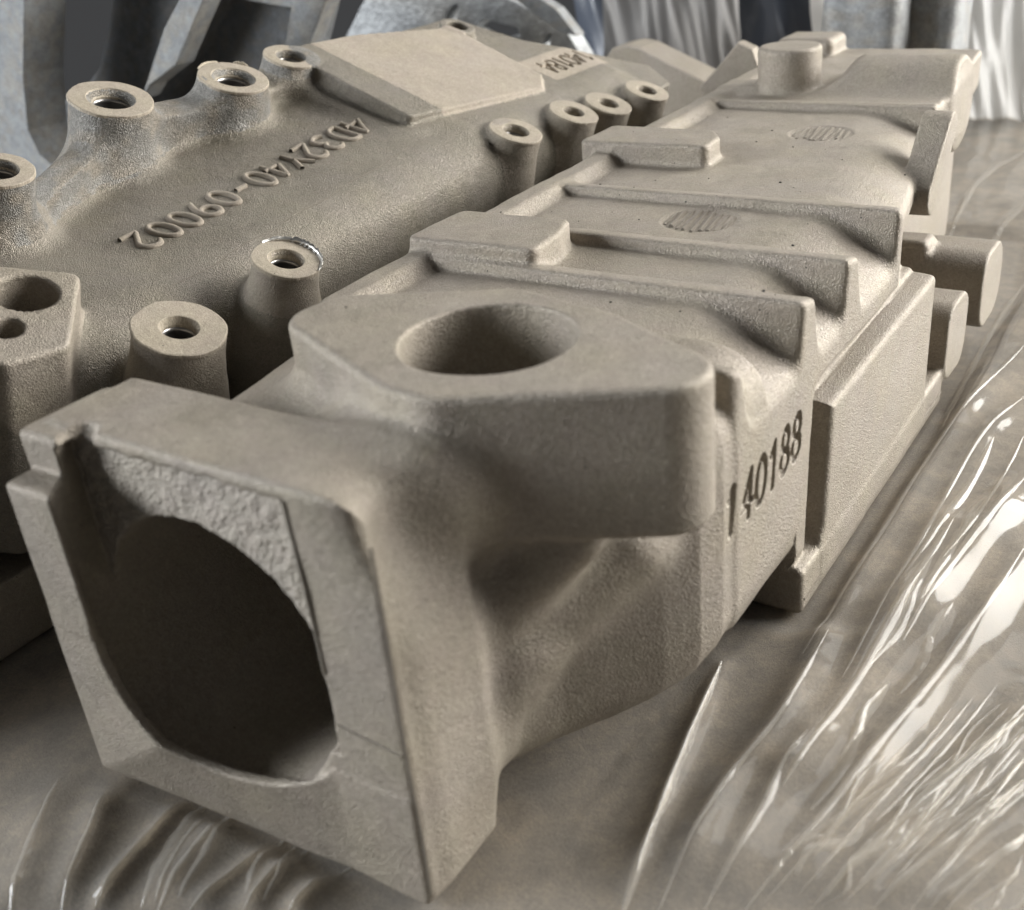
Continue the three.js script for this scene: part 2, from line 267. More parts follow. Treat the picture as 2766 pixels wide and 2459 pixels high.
// engraved number on the side wall
const NUM = { w: 11.4, h: 12.2, segs: null, z0: -84.2, y0: 52.6 };
NUM.segs = flat(strokes('140188', 0.72), NUM.w, NUM.h);
const numBox = [25, 49, -137, 33.5, 69, -81.5];
const lipFront = (x, y) => 12 * (1 - clamp((x + 87 - (Math.min(y, 32) - 13) * 1.4 * clamp((-x - 20) / 45, 0, 1)) / 66, 0, 0.99));
function front(x, y, z) {
  let d = 1e9;
  // long body
  if (z < -70) {
    const xr = tab(XR_T, z) - (z < -257 && y < 74 ? Math.min(9, (74 - y) * 0.6) : 0), ds = smax(Math.max(XL(z) - x, (x - xr) * 0.97), Math.max(z + 88, -492 - z), 4);
    let dt = (y - topH(x, z)) * 0.85;
    if (y > 58) dt = smin(dt, ribAt(x, y, z), mix(2, 4.6, sstep(-25, 20, x - xr + 31)));
    let b = smax(smax(ds, dt, 2.2), (z > -262 ? 15 : z > -300 ? 50 : 72) - y, z > -131 ? 16 : 6);
    d = Math.min(d, b);
    // base flange, side panel
    b = rbox(x, y, z, -93, 33.2, 0, 15, -283, -132, 2); d = smin(d, b, 3);
    b = rbox(x, y, z, 10, 33.2, 3, 62, -257, -147, 1.6); d = smin(d, b, 1.5);
    if (z < -238) {
      d = smin(d, rbox(x, y, z, -80, -14, 0, 80, -480, -250, 4), 3);
      d = smin(d, slab(rbox(0, y, z, -50, 50, 7.5, 38, -311, -280, 10), x, -30, 34, 1.2), 3);
      d = smin(d, slab(rbox(0, y, z, -50, 50, 10, 42, -364, -328, 12), x, -30, 35, 1.2), 3);
      d = smin(d, rbox(x, y, z, -20, 12, 38, 46, -345, -330, 3), 3);
      d = smin(d, slab(seg(0, y, z, 0, 94, -319, 0, 74, -298) - 6.5, x, 9, 20, 0.8), 1.5);
      // far features
      d = smin(d, smax(Math.hypot(y - 86, z + 399) - 20.5, Math.max(x - 4.5, (-46 - x) * 0.7 + (y - 96) * 0.35), 3), 9);
      d = smin(d, slab(Math.hypot(x + 68, z + 385) - 14, y, 80, 112.5, 2), 3);
      d = smin(d, rbox(x, y, z, -100, -62, 80, 96.5, -396, -372, 5), 2.5);
      d = smin(d, rbox(x, y, z, -106, -76, 80, 102, -492, -466, 4), 2);
    }
    // mounting pads
    if (y > 72 && x < -35) {
    d = smin(d, slab(poly2([[-90.5, -136], [-90.5, -160], [-56, -160], [-53, -150], [-52, -137]], x, z) - 3.2, y, 85, 99.6, 1.5), 2.2);
    d = smin(d, slab(poly2([[-99.5, -257], [-99.5, -278], [-60, -278], [-55, -270], [-54, -259]], x, z) - 3.2, y, 85, 99.4, 1.5), 2.2);
    }
    // L-shaped groove in the side
    if (x > 14) {
      const q = Math.min(seg(0, y, z, 0, 21, -144.5, 0, 63, -147), seg(0, y, z, 0, 63, -147, 0, 65, -264)), g = Math.max(q - 4.2 - clamp((x - 27) * 0.12, 0, 1), 25.5 - x);
    d = smax(d, -g, 2.4); }
    // hatched casting marks on the top
    if (y > 85) {
      for (const [cx, cz] of MARKS) { const e = Math.hypot((x - cx) / 12.5, (z - cz) / 12); if (e < 1.2) d += 0.5 * (1 - sstep(0.9, 1.05, e)); }
      if (d < 3 && d > -3) d += 0.12 * noise.noise(x * 0.12, y * 0.1, z * 0.12);
    }
  }
  // neck
  if (z > -125) {
    const zz = z, xr = tab(NECK_XR, zz), a = smax((x - xr) * 0.8, tab(NECK_XL, zz) - x, 10), b = smax(tab(NECK_YB, zz) - y, y - mix(91, 89, sstep(-90, -70, zz)), 6);
    let n = smax(a, b, 15); n = smax(n, Math.max(-112 - z, z + 10), 3);
    n = smin(n, seg(x, y, z, 13, 71, -47, -9, 44, -33) - 6, 10);
    n = smin(n, seg(x, y, z, 16, 60, -64, -3, 40, -42) - 7.2, 9);
    n = smin(n, seg(x, y, z, -3, 40, -42, -9, 22, -30) - 7.2, 9);
    n = smin(n, seg(x, y, z, -5, 84, -38, 6, 80, -56) - 10, 10);
    d = smin(d, n, mix(0.6, 6, sstep(-90, -80, z)));
    // square throat flange
    if (z > -70) {
      const r = x > -45 && y > 50 ? 8 : 3.5, c2 = (() => { const qx = Math.abs(x + 45.5) - 45.5 + r, qy = Math.abs(y - 50.2) - 50.2 + r; return Math.hypot(Math.max(qx, 0), Math.max(qy, 0)) + Math.min(Math.max(qx, qy), 0) - r; })();
      let b2 = slab(c2, z, -25, 0, 1.6);
      // proud lip down the outer side and ramp along the foot
      let lip = rbox(x, y, z, -91, -60, 2, 91, -20, 12, 1.4);
      lip = smax(lip, (x + 83 - z * 0.67) * 0.83 * (y > 54 ? 1 : 0) - (y > 54 ? 0 : 40), 1);
      let foot = rbox(x, y, z, -91, -1, 0.4, 31, -20, 12, 1.2);
      foot = smax(foot, (z - lipFront(x, y)) * 0.97, 0.8);
      let proud = Math.min(y < 54 ? smax(lip, (z - lipFront(x, y)) * 0.97, 0.8) : lip, foot);
      proud = smax(proud, (z - y - 1) * 0.707, 1);
      proud = smax(proud, 32.2 - Math.hypot(x + 44, y - 54), 0.8);
      b2 = smin(b2, proud, 0.8);
      b2 = smin(b2, rbox(x, y, z, -93, -79, 80, 99.6, -20, 4.5, 1.8), 1);
      d = smin(d, b2, 9);
      d = smax(d, -(Math.hypot((x - 15) / 22, (y - 96) / 22, (z + 14) / 15) - 1) * 14, 11);
      // sunk sandy face, its ragged rim, a nick in the top edge
      const rag = z > -15 && d < 6 ? 0.9 * noise.noise(x * 0.25, y * 0.25, 3.1) : 0;
      d = smax(d, -Math.max((z * 0.67 - 83 - x) * 0.83, x < -66 ? 54 - y : -9, rbox(x, y, z, -90, -19.4 + rag * 0.5 + (60 - y) * 0.02, 36, 97.2 + rag, -2.2 + (rag ? 0.45 * noise.noise(x * 0.3, y * 0.3, 7) : 0), 30, 0.6)), 0.8);
      d = smax(d, -(Math.hypot(x + 77, y - 101, (z - 1) * 0.8) - 4.2), 1);
      // bore
      const bore = Math.max(Math.hypot(x + 52, y - 50) - 33.4 - 0.6 * Math.max(0, rag) * sstep(-12, 0, z), -50 - z, x < -68 || y < 60 ? z - Math.max(0.6, lipFront(x, y) - 3) : -5);
      d = smax(d, -bore, 0.9);
    }
    // bolt flange on top
    const fp = y > 58 ? poly2(FLANGE, x, z) - 10.5 : 99;
    if (fp < 30) d = smin(d, slab(fp, y, 74.5, 108, 1.9), mix(mix(14, 6, sstep(92, 104, y)), mix(mix(7, 1.8, sstep(-8, 8, x)), 4, sstep(86, 98, y)), sstep(-24, -4, x)));
    d = smin(d, seg(x, y, z, -28, 87, -34, -10, 88.5, -31) - 9.5, 11);
    const hr = Math.hypot(x - HOLE[0], z - HOLE[1]) - HOLE[2];
    d = smax(d, -Math.max(hr, 55 - y), 0.9);
  }
  if (d < 2.5 && d > -2.5) d += 0.28 * noise.noise(x * 0.045 + 5, y * 0.045, z * 0.045);
  // engraved number
  if (x > 25 && x < 34 && y > 49 && y < 69 && z > -137 && z < -81) { const u = NUM.z0 - z, v = y - NUM.y0, q = strokeDist(NUM.segs, u - v * 0.1, v); d = smax(d, -(Math.hypot(q, Math.max(0, 30.6 - x)) - 1.1), 0.4); }
  if (z > -215) { // inner chamber
    d = smax(d, -smax(Math.hypot(x + 37, y - 50) - 31 + Math.max(0, -z - 60) * 0.05, Math.max(z + 44, -205 - z), 3), 1.5);
  }
  return d;
}
const hatchBar = new THREE.CylinderGeometry(0.0007, 0.0007, 0.001, 8).rotateX(Math.PI / 2).scale(1, 1.1, 1);
function frontPart(x, y, z, nx, ny, nz) {
  const fp = y > 74 && z > -100 ? poly2(FLANGE, x, z) - 10.5 : 99;
  if (fp < 1.2 && y > 74) return 'bolt_flange';
  if (z > -27) { if (nz > 0.8 && z < 0.2 && z > -4 && x < -19.2 && x > -83 && y > 34) return 'gasket_face'; if (x < -62 && z > 0.6 && y > 14) return 'lip'; return 'throat_flange'; }
  if (z > -97) return 'neck';
  if (y > 92 && x < -51.5 && z < -131 && z > -164 && (y > 95.8 || x > XL(z) + 6 && ny < 0.8)) return 'mounting_pad0';
  if (y > 92 && x < -50 && z < -252 && z > -282 && (y > 95.8 || x > XL(z) + 6 && ny < 0.8)) return 'mounting_pad1';
  if (z < -470 && x < -72 && x > -109 && y > 95) return 'mounting_pad2';
  if (Math.hypot(x + 68, z + 385) < 14.6 && y > 94.5) return 'round_boss';
  if (Math.hypot(y - 86, z + 399) < 22 && x > -55 && y > 66 && (y > 94.6 || x > -3)) return 'barrel_boss';
  if (x > 13 && z < -258 && y < 50) return z > -318 ? 'side_boss0' : 'side_boss1';
  if (x > 12 && z < -288 && z > -330 && y > 62) return 'side_tab';
  if (y > 75 && ny > -0.5) if (ribAt(x, y, z) < 0.25 && y > topH(x, z) + 0.4 && x > XL(z) + 9) return 'rib' + ribAt.id;
  if (y < 15.5 && x > -93.5 && z < -131 && z > -284) return 'base_flange';
  if (x > 31.6 && z < -146 && z > -258 && y < 63) return 'side_panel';
  return 'body';
}
{
  const base = [-30, 0, -230];
  const g = new THREE.Group(); g.name = 'manifold_casting'; g.position.set(...base.map((q) => q * MM)); scene.add(g);
  g.userData = { label: 'dusty aluminium manifold casting with big round throat, hole-pierced bolt flange and number 140188', category: 'casting' };
  const inNum = (x, y, z) => x > 27 && y > numBox[1] + 1.5 && y < numBox[4] - 1.5 && z > numBox[2] + 1.5 && z < numBox[5] - 1.5;
  const near = meshField(front, [-97, -3, -132, 44, 112, 17], 0.9, frontPart, g, null, { base, skip: inNum });
  const far = meshField(front, [-106, -3, -497, 40, 117, -130], 1.05, frontPart, g, null, { base, skip: (x, y, z) => z > -130.6 || inNum(x, y, z) });
  const num = meshField(front, numBox, 0.3, frontPart, g, null, { base, iso: 0.03 });
  addParts([near, far, num], g, (k) => k === 'gasket_face' ? M.sandy : M.dust, 'body');
  for (const [cx, cz] of MARKS) for (let i = -4; i <= 4; i++) { // cast hatching in the sunk ovals
    const o = i * 2.5, half = Math.sqrt(Math.max(0, 1 - (o / 12.5) ** 2)) * 11.3;
    if (half < 2) continue;
    const b = new THREE.Mesh(hatchBar, M.dust); b.name = 'hatch_bar'; b.castShadow = b.receiveShadow = true;
    b.scale.set(0.8 + 0.5 * rnd(), 0.6 + 0.8 * rnd(), half * (1.5 + 0.5 * rnd())); b.rotation.y = 0.12 + 0.1 * (rnd() - 0.5); b.position.set((cx + o - base[0]) * MM, (90.5 - base[1]) * MM, (cz - base[2]) * MM); g.add(b);
  }
  const ridge = (pts, r) => { const c = new THREE.CatmullRomCurve3(pts.map(([x, y, z]) => new THREE.Vector3((x - base[0]) * MM, (y - base[1]) * MM, (z - base[2]) * MM))), m = new THREE.Mesh(new THREE.TubeGeometry(c, 40, r * MM, 6), M.dust); m.name = 'parting_line'; m.castShadow = m.receiveShadow = true; g.add(m); };
  ridge([[-19.6, 97.5, 0], [-19.4, 90, -0.1], [-18.6, 78, 0.1], [-18.4, 66, -0.1], [-18.2, 58, 0]], 0.55);
  ridge([[-17.8, 45, -0.1], [-12, 44.3, 0.05], [-7, 44, 0], [-1.2, 43.2, -0.2]], 0.45);
  ridge([[-0.4, 92, -0.6], [-0.2, 70, -0.5], [-0.4, 45, -0.5], [-0.2, 20, -0.6], [-0.4, 4, -0.6]], 0.4);
  // parting line along the foot
  const seam = new THREE.CatmullRomCurve3([-134, -160, -200, -240, -281].map((z, i) => new THREE.Vector3((33.25 - base[0]) * MM, (5 + 0.25 * Math.sin(i * 2) - base[1]) * MM, (z - base[2]) * MM)));
  const sm = new THREE.Mesh(new THREE.TubeGeometry(seam, 60, 0.00032, 5), M.dust); sm.name = 'parting_line'; sm.castShadow = sm.receiveShadow = true; g.add(sm);
}
// ================================================================== NUMBERED CASTING (distance field in its own tilted frame: s across, h up, z along)
const TILT = 21 * Math.PI / 180, LEFT_AT = [-125, 90.7, 0];
// bosses: s, z, radius, hole radius, foot depth
const BOSS = [[-118, -148.5, 14.6, 6.6, 60], [-110.5, -202.5, 13.6, 6.6, 60], [-114.5, -240, 11, 5.6, 60], [0.5, -68, 12.9, 4.8, 75], [-6.5, -119, 10.6, 5, 75], [-19, -271.5, 11, 5, 60], [-15.5, -313.5, 11, 4.2, 60], [-11.5, -338.5, 10.8, 4.2, 60], [-9, -372.5, 10.6, 4.2, 60], [-96, -84, 11, 6, 60]];
const TOPPLATE = [[-119, -249], [-103, -244], [-53, -243], [-40.5, -323], [-48, -334], [-102, -339], [-116, -286]];
const ENDPLATE = [[-103, -336], [-45, -320], [-22, -342], [-12, -372], [-14, -404], [-29, -412], [-58, -391], [-97, -360]];
const LUG = [[-36, -60], [-14.8, -39], [-17.5, -26], [-35, -12], [-62, -34], [-53, -44]];
const LUGHOLE = [[-36.5, -47.5, 8.6], [-26.5, -33.5, 4.2]];
const NUM2 = { w: 10.8, h: 11.5, z0: -352.5, s0: -60 };
NUM2.segs = flat(strokes('140184', 0.62), NUM2.w, NUM2.h);
const num2Box = [-66, -7.5, -395, -42, -1.5, -344];
const profile = (s, h, z) => smax(smax((h + 11.5 - (s + 30) * mix(0.225, 0.12, clamp((-z - 130) / 120, 0, 1)) - 9.5 * clamp((-z - 100) / 150, 0, 1.05)) * 0.97, s + 13, 26), -141 - s, 12);
function left(s, h, z) {
  // half-round duct with a flat foot
  let d = smax(profile(s, h, z), Math.max(z + 34, -392 - z), 8);
  d = smin(d, smax(Math.max(s - 1, -139 - s), Math.max(h + 58, -98 - h, z + 34, -392 - z), 4), 5);
  d = smax(d, -98 - h, 2);
  // bolt bosses and the webs between them
  const wall = Math.min(seg(s, 0, z, -118, 0, -150, -110.5, 0, -202), seg(s, 0, z, -110.5, 0, -202, -114.5, 0, -240), seg(s, 0, z, -114.5, 0, -240, -118, 0, -300));
  if (s < -70) {
    d = smin(d, slab(wall - 6.5, h, -60, -7.5, 1.5), 6);
    const w2 = seg(s, 0, z, -96, 0, -84, -118, 0, -148), lift = clamp((-100 - z) / 36, 0, 1);
    d = smin(d, slab(w2 - 6, h, -60, mix(-17, -12, lift), 3), 9);
  }
  if (s > -50) for (const b of BOSS) if (b[0] > -60 && Math.abs(z - b[1]) < 30) d = smin(d, rbox(s, h, z, -45, b[0], -70, -19, b[1] - 5, b[1] + 5, 3), 7);
  for (const b of BOSS) { const r = Math.hypot(s - b[0], z - b[1]); if (r < b[2] + 24) { const flare = b[0] < -60 ? 5 * (1 - sstep(-34, -12, h)) : (b[2] < 10.7 && b[1] > -200 ? 7 : 3) * (1 - sstep(-34, -4, h)); d = smin(d, slab(r - b[2] - flare, h, -b[4], 0, 0.9), b[0] < -60 ? 9 : 4); } }
  if (z < -225) {
    d = smin(d, slab(poly2(TOPPLATE, s, z) - 2.5 + (h < 0 ? (-h) * 0.12 : 0), h, -26, 0, 0.9), 2.5);
    d = smin(d, slab(poly2(TOPPLATE, s, z) - 9, h, -34, -8.5, 3), 9);
    d = smin(d, slab(poly2(ENDPLATE, s, z) - 3, h, -22, -4, 1.2), 3);
    d = smin(d, slab(Math.hypot(s + 103, z + 346) - 9, h, -12, 0, 0.8), 2);
  }
  if (z > -90) {
    d = smin(d, slab(poly2(LUG, s, z) - 4, h, -70, 0, 1.2), 4);
    for (const [a, b, r] of LUGHOLE) d = smax(d, -Math.max(Math.hypot(s - a, z - b) - r, -30 - h), 0.8);
  }
  for (const b of BOSS) { const r = Math.hypot(s - b[0], z - b[1]); if (r < b[2]) d = smax(d, -Math.max(r - b[3] - clamp((h + 2.2) * 0.8, 0, 2.2) * (b[2] > 13.3 ? 1 : 0.3), -24 - h), 0.6); }
  if (z < -300) { d = smax(d, -Math.max(Math.hypot(s + 103, z + 346) - 5, -20 - h), 0.6); }
  if (s > -68 && s < -40 && z < -343 && z > -396 && h > -10) { const q = strokeDist(NUM2.segs, z - (-392), s - NUM2.s0); d = smax(d, -(Math.hypot(q, Math.max(0, -4.4 - h)) - 1.0), 0.4); }
  if (d < 3 && d > -3) d += 0.22 * noise.noise(s * 0.05, h * 0.05, z * 0.05) + 0.1 * noise.noise(s * 0.2, h * 0.2, z * 0.2);
  return d;
}
function leftPart(s, h, z, nx, ny, nz) {
  for (let i = 0; i < BOSS.length; i++) { const b = BOSS[i]; if (b[0] < -60 && h < (i === 9 ? -20 : -27)) continue; const r = Math.hypot(s - b[0], z - b[1]); if (r < b[2] + 1.6 + (b[0] < -60 ? 4 : 1) * (1 - sstep(-30, -10, h)) && profile(s, h, z) > 0.4) return 'bw' + i; }
  if (z < -225) { if (poly2(TOPPLATE, s, z) < 3.5 && h > -9 && (h > -0.9 || poly2(TOPPLATE, s, z) > -2)) return 'raised_plate'; if (poly2(ENDPLATE, s, z) < 4 && h > -22) return 'end_flange'; }
  if (z > -90 && poly2(LUG, s, z) < 5 && profile(s, h, z) > 0.5) return 'lug';
  if (s < -90 && h > -24 && profile(s, h, z) > 2) return z > -150 ? 'web0' : 'web1';
  return 'duct';
}
{
  const g = new THREE.Group(); g.name = 'manifold_casting_001'; taken.manifold_casting = 1; scene.add(g);
  g.position.set(...LEFT_AT.map((q) => q * MM)); g.rotation.z = -TILT;
  g.userData = { label: 'tilted dusty casting with raised lettering 4D32Y40-09002 and a row of drilled bosses', category: 'casting' };
  const inNum = (s, h, z) => h > -9 && s > num2Box[0] + 1.5 && s < num2Box[3] - 1.5 && z > num2Box[2] + 1.5 && z < num2Box[5] - 1.5;
  const nearM = meshField(left, [-146, -101, -260, 18, 4, -4], 1.15, leftPart, g, null, {});
  const farM = meshField(left, [-146, -101, -424, 10, 4, -258], 1.35, leftPart, g, null, { skip: (s, h, z) => z > -258.6 || inNum(s, h, z) });
  const nm = meshField(left, num2Box, 0.4, leftPart, g, null, { iso: 0.03 });
  const made = addParts([nearM, farM, nm], g, (k) => k === 'raised_plate' || k === 'end_flange' ? M.plate : /^bf/.test(k) ? M.machined : /^bw[0129]$|^web/.test(k) ? M.bare : k === 'duct' ? M.dustDarker : M.dust, 'duct');
  // every boss: wall with the drilled face and the thread as its own pieces
  BOSS.forEach((b, i) => {
    const wall = made['bw' + i]; if (!wall) return;
    wall.name = 'boss';
    const cs = b[2] > 13.3 ? 2 : 0.7, ring = new THREE.LatheGeometry([[b[3] - 0.05, -14], [b[3] - 0.05, -2.4], [b[3] + cs, 0.05], [b[3] + cs + 0.2, 0.18], [b[2] - 0.15, 0.18], [b[2] + 0.2, -0.02], [b[2] + 0.25, -0.9]].map(([r, h]) => new THREE.Vector2(r * MM, h * MM)), 72).toNonIndexed();
    { const p = ring.attributes.position; for (let k = 0; k < p.count; k++) { const x = p.getX(k), z = p.getZ(k), r = Math.hypot(x, z), a = Math.atan2(z, x), w = r > b[2] * 0.85 * MM ? 1 + 0.035 * noise.noise(Math.cos(a) * 2 + i * 7, Math.sin(a) * 2, 1.5) + 0.012 * noise.noise(Math.cos(a) * 9, Math.sin(a) * 9, i) : 1; p.setXYZ(k, x * w, p.getY(k), z * w); } const uv = ring.attributes.uv; for (let k = 0; k < uv.count; k++) uv.setXY(k, p.getX(k) * 10, p.getZ(k) * 10); ring.computeVertexNormals(); }
    const face = new THREE.Mesh(ring, M.machined); face.name = 'machined_face'; face.position.set(b[0] * MM, 0, b[1] * MM); face.castShadow = face.receiveShadow = true; wall.add(face);
    const pts = []; for (let k = 0; k <= 26; k++) pts.push(new THREE.Vector2((b[3] - (k % 2 ? 0.95 : 0.1)) * MM, (-3.2 - k * 0.72) * MM));
    const th = new THREE.Mesh(new THREE.LatheGeometry(pts, 28), M.thread); th.name = 'thread'; th.material.side = THREE.DoubleSide; th.position.set(b[0] * MM, 0, b[1] * MM); th.castShadow = th.receiveShadow = true; wall.add(th);
  });
  // raised lettering that follows the round of the duct
  const surf = (s, z) => { let h = -6; for (let i = 0; i < 30; i++) { const q = left(s, h, z); h -= q; if (q < 0.01) break; } return h; };
  const a0 = [-73.5, -231.5], a1 = [-66.5, -106], len = Math.hypot(a1[0] - a0[0], a1[1] - a0[1]), rd = [(a1[0] - a0[0]) / len, (a1[1] - a0[1]) / len], up = [rd[1], -rd[0]];
  const adv = len / (13 * 0.72 - 0.1), W = adv, H = 13.2;
  const st = strokes('4D32Y40-09002', 0.72);
  for (let c = 0; c < 13; c++) {
    const gs = st.filter((q) => q.i === c).map(({ p }) => {
      const fine = []; p.forEach((q, i) => { if (i) for (let k = 1; k <= 3; k++) fine.push([mix(p[i - 1][0], q[0], k / 3), mix(p[i - 1][1], q[1], k / 3)]); else fine.push(q); });
      const P3 = fine.map(([u, v]) => { const s = a0[0] + rd[0] * u * W + up[0] * v * H, z = a0[1] + rd[1] * u * W + up[1] * v * H; return new THREE.Vector3(s * MM, (surf(s, z) + 0.25) * MM, z * MM); });
      const closed = P3[0].distanceTo(P3[P3.length - 1]) < 1e-5; if (closed) P3.pop();
      return new THREE.TubeGeometry(new THREE.CatmullRomCurve3(P3, closed, 'catmullrom', 0.1), P3.length * 2, 0.00105, 8, closed);
    });
    const me = new THREE.Mesh(gs.length > 1 ? mergeGeometries(gs) : gs[0], M.plate); me.name = 'raised_character'; me.castShadow = me.receiveShadow = true; g.add(me);
  }
  // parting line along the flank
  const pl = []; for (let z = -95; z >= -250; z -= 6) { const s = -31 + (z + 120) * 0.075 + 0.6 * Math.sin(z * 0.21); pl.push(new THREE.Vector3(s * MM, (surf(s, z) + 0.02) * MM, z * MM)); }
  const pm = new THREE.Mesh(new THREE.TubeGeometry(new THREE.CatmullRomCurve3(pl), 120, 0.0001, 5), M.dust); pm.name = 'parting_line'; pm.castShadow = pm.receiveShadow = true; g.add(pm);
  // bright metal burr curled up round one drilled boss, torn flaps on another
  const burr = (bs, a0d, a1d, hh, jag, m) => {
    const P = [], I = [], n = 40;
    for (let i = 0; i <= n; i++) { const t = i / n, a = mix(a0d, a1d, t) * Math.PI / 180, w = Math.sin(Math.PI * clamp(t, 0.02, 0.98)) ** 0.4, r0 = bs[2] + 0.1, hgt = hh * w * (1 + jag * (rnd() - 0.5)); for (const [r, y] of [[r0 - 0.5, 0.05], [r0 + 0.7, hgt * 0.45], [r0 + 0.5, hgt], [r0 + 0.3, hgt * 0.45]]) P.push((bs[0] + r * Math.cos(a)) * MM, y * MM, (bs[1] + r * Math.sin(a)) * MM); if (i) for (let k = 0; k < 4; k++) { const o = (i - 1) * 4, q = (k + 1) % 4; I.push(o + k, o + 4 + k, o + q, o + q, o + 4 + k, o + 4 + q); } }
    const ge = new THREE.BufferGeometry(); ge.setAttribute('position', new THREE.Float32BufferAttribute(P, 3)); ge.setIndex(I); ge.computeVertexNormals();
    const me = new THREE.Mesh(ge, m); me.name = 'burr'; me.castShadow = me.receiveShadow = true; return me;
  };
  made.bw4.add(burr(BOSS[4], 185, 345, 1.9, 0.5, M.bright));
  made.bw1.add(burr(BOSS[1], 150, 200, 0.9, 0.5, M.machined), burr(BOSS[1], 225, 250, 1.1, 0.5, M.machined));
}
// ================================================================== GROUND: dusty packing sheet with loose clear film over it
function gridLine(a, b, fa, fb, fine, coarse) { const o = []; let x = a; while (x < b) { o.push(x); x += x >= fa && x < fb ? fine : coarse; } o.push(b); return o; }
function heightSheet(xs, zs, fn, mat, name) {
  const P = [], U = [], I = [], nx = xs.length;
  for (const z of zs) for (const x of xs) { const h = fn(x, z); P.push(x * MM, h * MM, z * MM); U.push(x * 0.01, z * 0.01); }
  for (let j = 0; j < zs.length - 1; j++) for (let i = 0; i < nx - 1; i++) { const a = j * nx + i; I.push(a, a + nx, a + 1, a + 1, a + nx, a + nx + 1); }
  const g = new THREE.BufferGeometry(); g.setAttribute('position', new THREE.Float32BufferAttribute(P, 3)); g.setAttribute('uv', new THREE.Float32BufferAttribute(U, 2)); g.setIndex(I); g.computeVertexNormals();
  const m = new THREE.Mesh(g, mat); m.name = name; m.castShadow = m.receiveShadow = true; scene.add(m); return m;
}
const gp = (u, v) => { const p = onPlane(u, v, 1, 0); return [p[0], p[2]]; };
// folds drawn from the photograph: points on the ground, half width, height
const FOLDS = [
  [[[1240, 1830], [1340, 1570], [1440, 1330]], 2.8, 5], [[[1310, 1830], [1440, 1600], [1560, 1450], [1650, 1290]], 5.5, 9], [[[1400, 1830], [1520, 1640], [1560, 1560], [1610, 1500]], 6, 6], [[[1560, 1600], [1700, 1400], [1830, 1180], [1900, 1060]], 7, 8],
  [[[1480, 1830], [1640, 1650], [1800, 1450], [1960, 1240], [2044, 1100]], 5.5, 6.5], [[[1620, 1817], [1800, 1650], [2044, 1420]], 3.5, 4.5], [[[1740, 1817], [1900, 1680], [2044, 1550]], 2.6, 4], [[[1850, 1817], [1960, 1730], [2044, 1660]], 2.4, 3.5],
  [[[1600, 1330], [1740, 1100], [1870, 900], [2044, 700]], 6, 6], [[[1680, 1380], [1820, 1130], [1960, 880], [2044, 800]], 5, 4], [[[1800, 1300], [1950, 1080], [2044, 960]], 7, 8], [[[1880, 860], [1990, 640], [2044, 560]], 10, 6],
  [[[20, 1830], [70, 1690], [120, 1560]], 8, 5], [[[120, 1830], [190, 1670], [215, 1590]], 5, 7], [[[180, 1830], [300, 1690], [370, 1600]], 2.6, 6], [[[310, 1830], [420, 1680], [480, 1610]], 8, 6], [[[370, 1830], [500, 1730], [600, 1640]], 2.6, 4], [[[480, 1830], [570, 1730], [640, 1670]], 3.4, 5], [[[570, 1830], [640, 1760], [720, 1710]], 3, 5],
  [[[1900, 640], [1990, 470], [2060, 400]], 16, 3], [[[1890, 480], [1960, 360], [2060, 300]], 22, 4],
].map(([pts, w, a]) => [pts.map(([u, v]) => gp(u, v)), w, a]);
function foldH(x, z, sharp) {
  let h = 0;
  for (const [P, w, a] of FOLDS) {
    let best = 1e9, at = 0;
    for (let i = 1; i < P.length; i++) { const dx = P[i][0] - P[i - 1][0], dz = P[i][1] - P[i - 1][1], t = clamp(((x - P[i - 1][0]) * dx + (z - P[i - 1][1]) * dz) / (dx * dx + dz * dz), 0, 1), q = Math.hypot(x - P[i - 1][0] - dx * t, z - P[i - 1][1] - dz * t); if (q < best) { best = q; at = (i - 1 + t) / (P.length - 1); } }
    if (best > w * 5) continue;
    const k = best / (w * sharp), env = sstep(-0.05, 0.2, at) * (1 - 0.5 * sstep(0.7, 1.05, at));
    h += a * env * (sharp > 1 ? 1 / (1 + k * k * 1.6) : Math.max(0, 1.35 - Math.sqrt(k * k + 0.03)) * 0.75) * (0.8 + 0.4 * noise.noise(x * 0.02, z * 0.02, a));
  }
  return h;
}
const under = (x, z) => 2.6 * noise.noise(x * 0.010, 4.2, z * 0.004) + 0.7 * noise.noise(x * 0.03, 9.1, z * 0.011) - 2.4;
const away = (x, z) => 1 - sstep(0, 8, Math.min(rbox(x, 0, z, -90, -1, -1, 1, -30, 1, 3), rbox(x, 0, z, -98, 36, -1, 1, -490, -128, 4)));   // the film is pressed flat under the castings
const xs = gridLine(-420, 420, -130, 190, 1.1, 9), zs = gridLine(-1000, 110, -330, 75, 1.3, 8);
const sheet = heightSheet(xs, zs, (x, z) => under(x, z) + (0.68 * foldH(x, z, 1.25)) * (1 - away(x, z)) - 0.2, null, 'packing_sheet');
const mapSheet = tex(SZ, (x, y) => { const u = x / SZ, v = y / SZ, n = 0.72 + 0.16 * (L12(u, v) - 0.5) + 0.16 * (L40(u, v) - 0.5) + 0.3 * (grainH(u, v) - 0.5) + 0.1 * (rnd() - 0.5); const s = 1 - 0.7 * speckAt(v, u); return [n * s, n * s * 0.99, n * s * 0.97]; }, true);
sheet.material = new THREE.MeshStandardMaterial({ color: lin(0.42, 0.355, 0.275), map: mapSheet, bumpMap: bumpGrain, bumpScale: 0.0002, roughness: 0.8 });
sheet.userData = { kind: 'structure', label: 'brown dusty packing sheet under the castings' };
const filmH = (x, z) => under(x, z) + 0.9 + (1 - away(x, z)) * (0.5 + 0.74 * foldH(x, z, 1.2) + 0.3 * noise.noise(x * 0.09, 3, z * 0.03));
